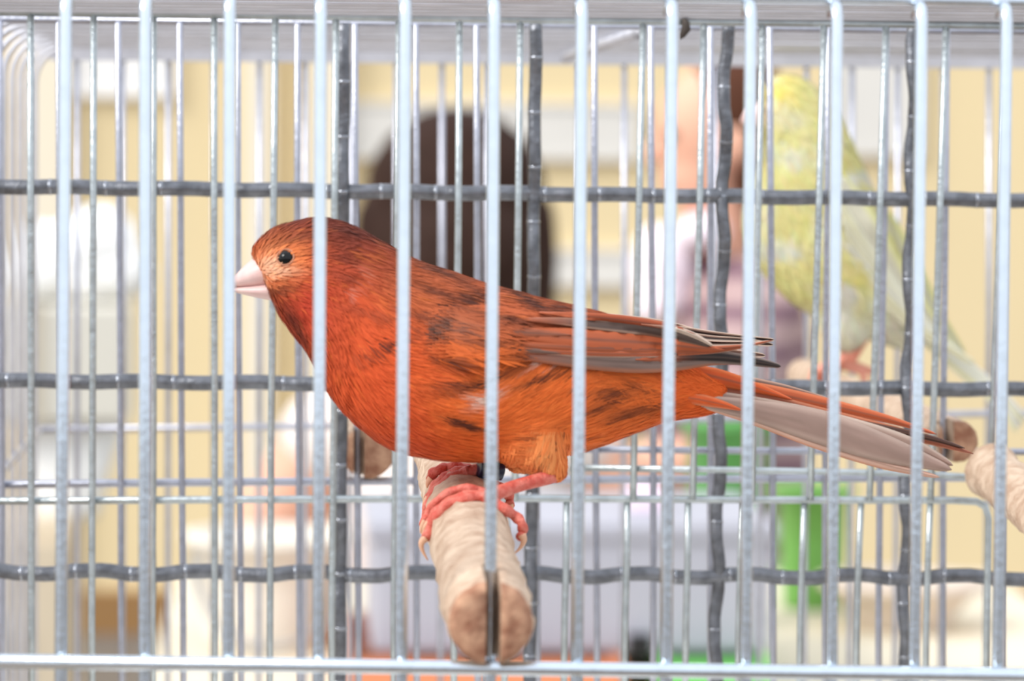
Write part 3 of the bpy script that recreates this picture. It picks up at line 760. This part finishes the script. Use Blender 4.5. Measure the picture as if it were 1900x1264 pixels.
for sg in (0, 1):
    hh = h[0].copy(); nn = h[1].copy()
    if sg: hh.y = 2 * YY - hh.y; nn.y = -nn.y
    MB().ell(hh - nn * .0006, .0014, .0014, .0014).build('eye', M_eye, can2)
mb = MB().tube([P(1424, 212, YY), P(1405, 214, YY), P(1388, 219, YY), P(1376, 225, YY)], [.0042, .0036, .0022, .0005], 14)
mb.build('beak', M_beak, can2)
def wy2(off): return lambda x, y: YY - off * .001 - .012 * max(0.12, 1 - max(0, (y - 420)) / 300)
w2 = feather('wing', [(1560, 330), (1600, 420), (1650, 510), (1710, 590), (1780, 660)], [10, 34, 34, 24, 6], can2, lin(216, 212, 190), lin(226, 224, 150), 0, -1, wy2(4.5))
for i in range(6):
    feather('flight_feather', [(1550 + i * 6, 360 + 24 * i), (1600 + i * 8, 450 + 20 * i), (1670 + i * 8, 545 + 14 * i), (1740 + 14 * i, 630 + 9 * i)], [4, 13, 12, 4], w2, mix(yp, wh, random.random()), lin(236, 234, 214), 0, -1, wy2(5.2 + .3 * i))
def wy2f(x, y): return YY + .012 * max(0.12, 1 - max(0, (y - 420)) / 300)
feather('wing', [(1580, 330), (1630, 420), (1680, 510), (1730, 590), (1790, 660)], [10, 34, 34, 24, 6], can2, lin(216, 212, 190), lin(226, 224, 150), 0, 1, wy2f)
t2 = feather('tail', [(1690, 600), (1760, 660), (1830, 720), (1900, 785)], [12, 15, 14, 8], can2, lin(228, 226, 206), lin(240, 238, 224), 0, -1, lambda x, y: YY - .0015)
for i in range(4):
    feather('tail_feather', [(1690, 590 + 8 * i), (1760, 648 + 8 * i), (1840, 715 + 8 * i), (1905 - 6 * i, 776 + 9 * i)], [4, 8, 9, 4], t2, yp if i % 2 else wh, lin(240, 238, 224), 0, -1, (lambda k_: lambda x, y: YY - .002 - .0004 * k_)(i))
M_leg2 = mat('pale_leg_skin', (240, 160, 138), .5)
for sg, x0, x1 in ((-1, 1578, 1556), (1, 1592, 1574)):
    yy = YY + sg * .005
    l2 = MB().tube([P(x0, 606, yy), P(x0 + 10, 632, yy), P(x1 + 14, 655, yy), P(x1, 676, yy)], [.0022, .0015, .0014, .0016], 10).build('leg', M_leg2, can2)
    for k_, dx in enumerate((-46, -40, -30, 44)):
        o = MB().tube([P(x1, 676, yy), P(x1 + dx * .5, 674 + 4 * abs(k_ - 1), yy + .0015 * (k_ - 1)), P(x1 + dx, 690, yy + .002 * (k_ - 1)), P(x1 + dx * 1.12, 712, yy + .002 * (k_ - 1))], [.0014, .0013, .0012, .0009], 8).build('toe', M_leg2, l2)

# ------------------------------------------------------------------ table and people behind
TZ = .785
M_white = mat('white_cloth', (236, 228, 214), .85, 0, .05, 12)
M_cream = mat('cream_board', (226, 214, 190), .8, 0, .06, 3)
tab = thing('trestle_table', (0.1, 3.35, 0), 'cream topped table in the background with a grey box on it', 'table')
def X(px, Y): return P(px, 600, Y).x
tx0, tx1 = X(330, 3.86), X(1836, 3.86)
MB().box((tx0, 2.86, TZ - .03), (tx1, 3.86, TZ)).build('table_top', M_cream, tab, False, .004)
for x in (tx0 + .05, tx1 - .05):
    for y in (2.92, 3.8): MB().tube([(x, y, 0), (x, y, TZ - .03)], .018, 10).build('leg', M_tray, tab)
def boxthing(name, x0, x1, ya, yb, Y, dep, m, label, cat, z0=None, bev=.006, extra=None):
    a = P(x0, ya, Y); b = P(x1, yb, Y)
    zlo = b.z if z0 is None else z0
    t = thing(name, ((a.x + b.x) / 2, Y + dep / 2, zlo), label, cat)
    MB().box((a.x, Y, zlo), (b.x, Y + dep, a.z)).build('body', m, t, False, bev)
    return t, a, b, zlo
M_grey = mat('grey_plastic', (178, 178, 188), .6, 0, .05, 6)
# trays under the grey box
zt1 = P(1000, 1214, 3.0).z
for (x0, x1, c, lab) in ((640, 1165, (214, 134, 96), 'flat orange plastic tray under the grey box'), (1232, 1436, (112, 196, 104), 'flat green plastic tray under the grey box')):
    ax, bx_ = X(x0, 2.96), X(x1, 2.96)
    t = thing('tray', ((ax + bx_) / 2, 3.1, TZ), lab, 'tray'); m = mat('tray_' + lab.split()[1], c, .5)
    MB().box((ax, 2.96, TZ), (bx_, 3.28, TZ + .006)).build('base', m, t, False)
    for lo, hi in (((ax, 2.96), (bx_, 2.968)), ((ax, 3.272), (bx_, 3.28)), ((ax, 2.968), (ax + .008, 3.272)), ((bx_ - .008, 2.968), (bx_, 3.272))):
        MB().box((*lo, TZ + .006), (*hi, zt1)).build('rim', m, t, False)
t, a, b, zlo = boxthing('storage_box', 690, 1432, 978, 1212, 3.0, .26, M_grey, 'grey plastic box on the background table below the perch', 'box', zt1)
MB().box((a.x - .004, 2.996, a.z - .012), (b.x + .004, 3.264, a.z + .004)).build('lid', M_grey, t, False, .003)
MB().box((X(1172, 2.99), 2.988, zt1 + .0), (X(1214, 2.99), 2.999, zt1 + .018)).build('latch', mat('black_plastic', (22, 20, 22), .5), t, False)
ztop = a.z + .004
# white packet on the box
pk = MB(); c0 = P(1200, 945, 3.1)
for s in (0, 1): pass
pk.box((c0.x - .017, 3.09, ztop), (c0.x + .017, 3.12, ztop + .024)); po = pk.build('paper_packet', mat('pinkish_paper', (250, 226, 240), .8), None, False, .004)
tag(po, 'small pinkish white paper packet on the grey box', 'packet')
M_green = mat('green_plastic', (92, 160, 84), .5); M_green2 = mat('lime_plastic', (112, 168, 80), .5)
# green tub and green watering jug
def tub(name, cx, Y, z0, r0, r1, h, m, label, cat, handle=False):
    c = Vector((X(cx, Y), Y, z0)); t = thing(name, c, label, cat); mb = MB()
    prof = [(0, .001), (r0, 0), (r0 * 1.01, .01), ((r0 + r1) / 2, h * .5), (r1, h - .012), (r1 + .008, h - .01), (r1 + .008, h), (r1 - .003, h), (r0 - .003, .006), (0, .005)]
    n = 28
    for (r, z) in prof:
        for j in range(n):
            a = 2 * math.pi * j / n; mb.v.append(c + Vector((r * math.cos(a), r * math.sin(a), z)))
    for i in range(len(prof) - 1):
        for j in range(n):
            q = (j + 1) % n; mb.f.append((i * n + j, i * n + q, (i + 1) * n + q, (i + 1) * n + j)); mb.mi.append(0)
    mb.build('body', m, t)
    if handle:
        pts = [c + Vector((r1 * math.cos(a), 0, h - .02 - .75 * h * math.sin(a))) + Vector((0, -r1 - .01, 0)) * math.sin(a) for a in [math.pi * i / 14 for i in range(15)]]
        MB().tube(pts, .0035, 8).build('handle', mat('wire_handle', (170, 170, 170), .5), t)
    return t
zb = P(1350, 1040, 3.42).z
tub('bucket', 1352, 3.42, TZ, .034, .040, P(1350, 775, 3.42).z - TZ, M_green, 'tall green plastic container behind the grey box', 'container')
tub('bucket', 1512, 3.55, TZ, .030, .036, P(1512, 900, 3.55).z - TZ, M_green2, 'shorter lime green plastic container beside the grey box', 'container')
tub('bucket', 505, 3.3, TZ, .062, .075, .105, M_white, 'white plastic bucket with wire handle on the cream table', 'bucket', True)
tub('bowl', 1680, 3.4, TZ, .05, .075, .05, mat('pale_clay', (216, 200, 186), .8), 'pale round bowl at the far end of the cream table', 'bowl')

M_skin = mat('skin', (232, 176, 148), .6)
def person(name, origin, rz, label, hair_rgb, shirt, hair_len, arms, parts, hs=1.0):
    t = thing(name, origin, label, 'person'); o = Vector(origin); rot = Matrix.Rotation(rz, 3, 'Z')
    W = lambda p: o + rot @ Vector(p)            # local: faces -Y, seat height .45
    hz = parts['head']                            # head centre height
    sh = hz - .235; mb = MB()
    cap = lambda a, r0, b, r1: mb.capsule(W(a), r0, W(b), r1)
    # trunk, neck, head
    cap((0, .02, .52), .135, (0, .03, .72), .115); cap((0, .03, .72), .115, (0, .02, sh - .07), .13)
    for s in (-1, 1):
        cap((0, .02, sh - .03), .085, (s * .145, .02, sh - .02), .062)
        el, wr = arms[0 if s < 0 else 1]
        cap((s * .155, .02, sh - .025), .058, el, .042); cap(el, .042, wr, .028)
        d = (Vector(wr) - Vector(el)).normalized(); wv = Vector(wr); pc = wv + d * .05
        cap(wr, .028, pc, .033)
        sd = d.cross(Vector((0, 0, 1))).normalized()
        for k_ in range(4):
            bse = pc + d * .025 + sd * (.018 * (k_ - 1.5)); ln = (.06, .07, .065, .05)[k_]
            cap(bse, .0095, bse + d * ln * .55 + Vector((0, 0, -.006)), .009); cap(bse + d * ln * .55 + Vector((0, 0, -.006)), .009, bse + d * ln + Vector((0, 0, -.022)), .0075)
        th = wv + d * .03 - sd * .028 * s; cap(th, .011, th + d * .045 - sd * .028 * s, .009)
        # thighs, shins, feet
        cap((s * .085, .02, .52), .09, (s * .11, -.40, .50), .062); cap((s * .11, -.40, .50), .062, (s * .11, -.38, .09), .04)
        cap((s * .11, -.37, .05), .042, (s * .12, -.53, .035), .034)
    cap((0, .03, sh), .058, (0, .01, hz - .09), .052)
    mb.ell(W((0, 0, hz + .02)), .078, .095, .105, rot=rot); mb.ell(W((0, -.018, hz - .05)), .06, .07, .065, rot=rot)
    mb.capsule(W((0, -.092, hz + .01)), .009, W((0, -.108, hz - .025)), .014)
    cap((-.022, -.080, hz - .062), .008, (.022, -.080, hz - .062), .008)
    for s in (-1, 1): mb.ell(W((s * .08, .01, hz - .005)), .012, .02, .032, rot=rot)
    me = remeshed(mb, .008, 4); me.materials.append(M_skin); bd = link('body', me, t)
    for s in (-1, 1): MB().ell(W((s * .032, -.083, hz + .012)), .011, .009, .009).build('eye', mat('eye_brown', (60, 40, 30), .2), t)
    # hair
    hb = MB(); hb.ell(W((0, .03 * hs, hz + .05)), .09 * hs, .09 * hs, .098 * (hs * .4 + .6), rot=rot)
    hb.ell(W((0, .06 * hs, hz - .02)), .086 * hs, .075 * hs, .1, rot=rot)
    if hair_len:
        hb.capsule(W((0, .075 * hs, hz - .03)), .078 * hs, W((0, .095, hz - hair_len)), .06)
        for s in (-1, 1): hb.capsule(W((s * .072 * hs, .055 * hs, hz + .02)), .035, W((s * .075 * hs, .07 * hs, hz - hair_len * .9)), .028)
    hm = remeshed(hb, .009, 4)
    displace(hm, lambda c: .004 * noise.noise(Vector((c.x * 70, c.y * 70, c.z * 14))))
    hm.materials.append(mat('hair_' + str(hair_rgb[0]), hair_rgb, .7, 0, .3, 60, spec=.15)); link('hair', hm, t)
    # shirt and trousers
    sb = MB(); c2 = lambda a, r0, b, r1: sb.capsule(W(a), r0, W(b), r1)
    c2((0, .02, .54), .147, (0, .03, .72), .128); c2((0, .03, .72), .128, (0, .02, sh - .07), .143)
    for s in (-1, 1):
        c2((0, .02, sh - .03), .095, (s * .14, .02, sh - .02), .074)
        if parts['sleeve']:
            el = Vector(arms[0 if s < 0 else 1][0]); st = Vector((s * .155, .02, sh - .025))
            c2(st, .071, st.lerp(el, parts['sleeve']), .062)
    sm_ = remeshed(sb, .009, 5)
    displace(sm_, lambda c: .006 * noise.noise(c * 14))
    sm_.materials.append(shirt); link('shirt', sm_, t)
    tb_ = MB()
    for s in (-1, 1):
        tb_.capsule(W((s * .07, .03, .52)), .115, W((s * .11, -.40, .50)), .075); tb_.capsule(W((s * .11, -.40, .50)), .075, W((s * .11, -.38, .14)), .058)
    tb_.capsule(W((-.04, .03, .53)), .13, W((.04, .03, .53)), .13)
    tm_ = remeshed(tb_, .01, 4); tm_.materials.append(mat('trousers', parts['trousers'], .8)); link('trousers', tm_, t)
    return t
def stool(p, label):
    t = thing('stool', p, label, 'stool'); p = Vector(p); m = M_tablewood
    MB().tube([p + Vector((0, .02, .365)), p + Vector((0, .02, .372)), p + Vector((0, .02, .388)), p + Vector((0, .02, .395))], [.15, .165, .165, .15], 24).build('seat', m, t)
    for a in range(4):
        c = Vector((math.cos(a * math.pi / 2 + .78), math.sin(a * math.pi / 2 + .78), 0))
        MB().tube([p + c * .17 + Vector((0, .02, 0)), p + c * .12 + Vector((0, .02, .366))], .014, 10).build('leg', m, t)
# striped shirt
ms = bpy.data.materials.new('mauve_stripes'); ms.use_nodes = True; n_ = ms.node_tree.nodes; l_ = ms.node_tree.links
tcn = n_.new('ShaderNodeTexCoord'); sx = n_.new('ShaderNodeSeparateXYZ'); mm = n_.new('ShaderNodeMath'); mm.operation = 'MULTIPLY'; mm.inputs[1].default_value = 2 * math.pi / .062
sn = n_.new('ShaderNodeMath'); sn.operation = 'SINE'; rp = n_.new('ShaderNodeValToRGB')
l_.new(tcn.outputs['Object'], sx.inputs[0]); l_.new(sx.outputs[2], mm.inputs[0]); l_.new(mm.outputs[0], sn.inputs[0]); l_.new(sn.outputs[0], rp.inputs[0])
rp.color_ramp.elements[0].position = .3; rp.color_ramp.elements[0].color = (*lin(176, 148, 146), 1); rp.color_ramp.elements[1].position = .6; rp.color_ramp.elements[1].color = (*lin(116, 84, 98), 1)
l_.new(rp.outputs[0], n_['Principled BSDF'].inputs['Base Color']); n_['Principled BSDF'].inputs['Roughness'].default_value = .8

YA = 4.35
hA = P(842, 420, YA)
oA = (hA.x, YA, 0)
person('person', oA, math.pi, 'person with dark brown hair and white sleeveless top, seated with back turned', (56, 36, 28), mat('white_top', (238, 226, 218), .85), .17,
       [((-.30, -.0, hA.z - .50), (-.26, -.22, hA.z - .55)), ((.29, .0, hA.z - .48), (.17, .16, hA.z - .50))], dict(head=hA.z - .01, sleeve=0, trousers=(90, 86, 100)), 1.25)
stool(oA, 'wooden stool under the person in the white top')
YP = 5.5
hB = P(1325, 265, YP)
oB = (hB.x, YP, 0)
person('person', oB, -R_(75), 'person in mauve striped shirt with brown hair, seated in profile behind the yellow canary', (92, 56, 40), ms, .16,
       [((-.24, -.10, hB.z - .46), (-.20, -.33, hB.z - .50)), ((.25, -.10, hB.z - .48), (.22, -.33, hB.z - .50))], dict(head=hB.z, sleeve=.9, trousers=(110, 180, 96)), 1.0)
ps = bpy.data.objects['person.001']; sc_ = MB()
for (x, y, dy, rx, rz_) in ((1240, 455, -.02, .05, .035), (1228, 500, -.06, .05, .05), (1222, 555, -.07, .045, .05), (1300, 430, -.09, .045, .03)): sc_.ell(P(x, y, YP + dy), rx, .05, rz_)
sm2 = remeshed(sc_, .008, 4); displace(sm2, lambda c: .006 * noise.noise(c * 30)); sm2.materials.append(mat('pinkish_lit_shoulder', (250, 236, 244), .85))  # overexposed shirt shoulder: its brightness put in as an added pale piece
sf = link('lit_shoulder', sm2, ps); sf['label'] = 'pinkish white piece for the sunlit shirt shoulder'
stool(oB, 'wooden stool under the person in the striped shirt')

# stack at the left
YS = 6.0
cab = thing('cabinet', (P(20, 1000, YS).x, YS + .2, 0), 'low beige cabinet against the ochre wall', 'cabinet')
ca, cb = P(-160, 972, YS), P(128, 972, YS)
M_beige = mat('beige_laminate', (214, 198, 172), .7)
MB().box((ca.x, YS, .06), (cb.x, YS + .4, ca.z)).build('body', M_beige, cab, False, .006)
MB().box((ca.x + .02, YS + .02, 0), (cb.x - .02, YS + .38, .06)).build('plinth', M_tablewood, cab, False)
for s in (0, 1):
    xm = (ca.x + cb.x) / 2
    d_ = MB().box(((ca.x + .01) if s == 0 else xm + .003, YS - .016, .09), (xm - .003 if s == 0 else cb.x - .01, YS, ca.z - .03)).build('door', M_beige, cab, False, .003)
    MB().tube([(xm + (-.03 if s == 0 else .03), YS - .03, .34), (xm + (-.03 if s == 0 else .03), YS - .03, .46)], .006, 8).build('handle', M_tray, d_)
# white bag, grey carton, white bundle
zc = ca.z
t = thing('paper_bag', (P(140, 900, YS).x, YS + .1, zc), 'white tapering paper bag standing on the beige cabinet', 'bag')
mb = MB(); cx = P(118, 900, YS).x; hb_ = P(100, 788, YS).z - zc
for (k_, w_, d2) in ((0, .052, .045), (.1, .056, .05), (.5, .07, .055), (.9, .088, .05), (1, .09, .045)):
    for j in range(20):
        a = 2 * math.pi * j / 20; e = .55
        mb.v.append(Vector((cx + k_ * .012 + w_ * math.copysign(abs(math.cos(a)) ** e, math.cos(a)), YS + .12 + d2 * math.copysign(abs(math.sin(a)) ** e, math.sin(a)), zc + hb_ * k_)))
for i in range(4):
    for j in range(20):
        q = (j + 1) % 20; mb.f.append((i * 20 + j, i * 20 + q, (i + 1) * 20 + q, (i + 1) * 20 + j)); mb.mi.append(0)
mb.f.append(tuple(reversed(range(20)))); mb.f.append(tuple(80 + j for j in range(20))); mb.mi += [0, 0]
mb.build('body', mat('white_paper', (246, 246, 244), .8), t)
zg = zc + hb_
gc, a, b, zl = boxthing('carton', -60, 240, 566, 786, YS + .02, .2, mat('pale_grey_card', (216, 212, 200), .85), 'pale grey carton lying on the white paper bag', 'carton', zg, .01)
MB().box((a.x + .1, YS + .016, zg + .001), (a.x + .13, YS + .0205, a.z + .0005)).build('tape', mat('tape', (200, 190, 170), .4), gc, False)
wbm = MB(); cx = P(150, 470, YS).x; zb0 = a.z
for (dx, dz, r) in ((-.06, .07, .075), (.02, .085, .085), (.06, .06, .06), (-.02, .05, .07), (-.1, .045, .045)): wbm.ell((cx + dx, YS + .12, zb0 + dz), r, .06, min(r, dz))
wm = remeshed(wbm, .008, 3)
displace(wm, lambda c: .01 * noise.noise(c * 22))
mz = min(v.co.z for v in wm.vertices)
for v in wm.vertices: v.co.z += zb0 - mz
wm.materials.append(mat('white_cotton', (252, 252, 250), .9))
tag(link('cloth_bundle', wm), 'crumpled bundle of white cloth on top of the pale grey carton', 'cloth')

# pale pilasters of the wall
for i, (x0, x1) in enumerate(((450, 506), (572, 642), (56, 118))):
    a = P(x0, 300, YW - .05); b = P(x1, 300, YW - .05)
    struct(MB().box((a.x, YW - .05, 0), (b.x, YW, 4.2)).build('trim_%d' % (i + 1), mat('cream_pilaster', (240, 228, 204), .9), None, False))
# pale boards on the wall
M_pale = mat('pale_board', (226, 222, 214), .85, 0, .05, 3)
def board(x0, x1, y0, y1, lab, m=M_pale, cat='board'):
    a = P(x0, y0, YW - .02); b = P(x1, y1, YW - .02)
    t = thing('wall_board', ((a.x + b.x) / 2, YW - .02, b.z), lab, cat)
    MB().box((a.x, YW - .02, b.z), (b.x, YW - .004, a.z)).build('panel', m, t, False, .002)
    f = MB()
    for lo, hi in (((a.x - .012, b.z - .012), (b.x + .012, b.z)), ((a.x - .012, a.z), (b.x + .012, a.z + .012)), ((a.x - .012, b.z), (a.x, a.z)), ((b.x, b.z), (b.x + .012, a.z))):
        f.box((lo[0], YW - .026, lo[1]), (hi[0], YW, hi[1]))
    f.build('frame', m, t, False)
board(640, 1178, 196, 290, 'long pale grey board on the ochre wall above the dark haired person')
board(990, 1190, 470, 524, 'short pale board low on the ochre wall between the two people')
board(120, 316, 60, 172, 'white board on the ochre wall high above the cloth bundle', mat('white_board', (246, 243, 238), .8))
board(1556, 1700, 60, 282, 'pale pinkish grey board on the wall behind the yellow canary')
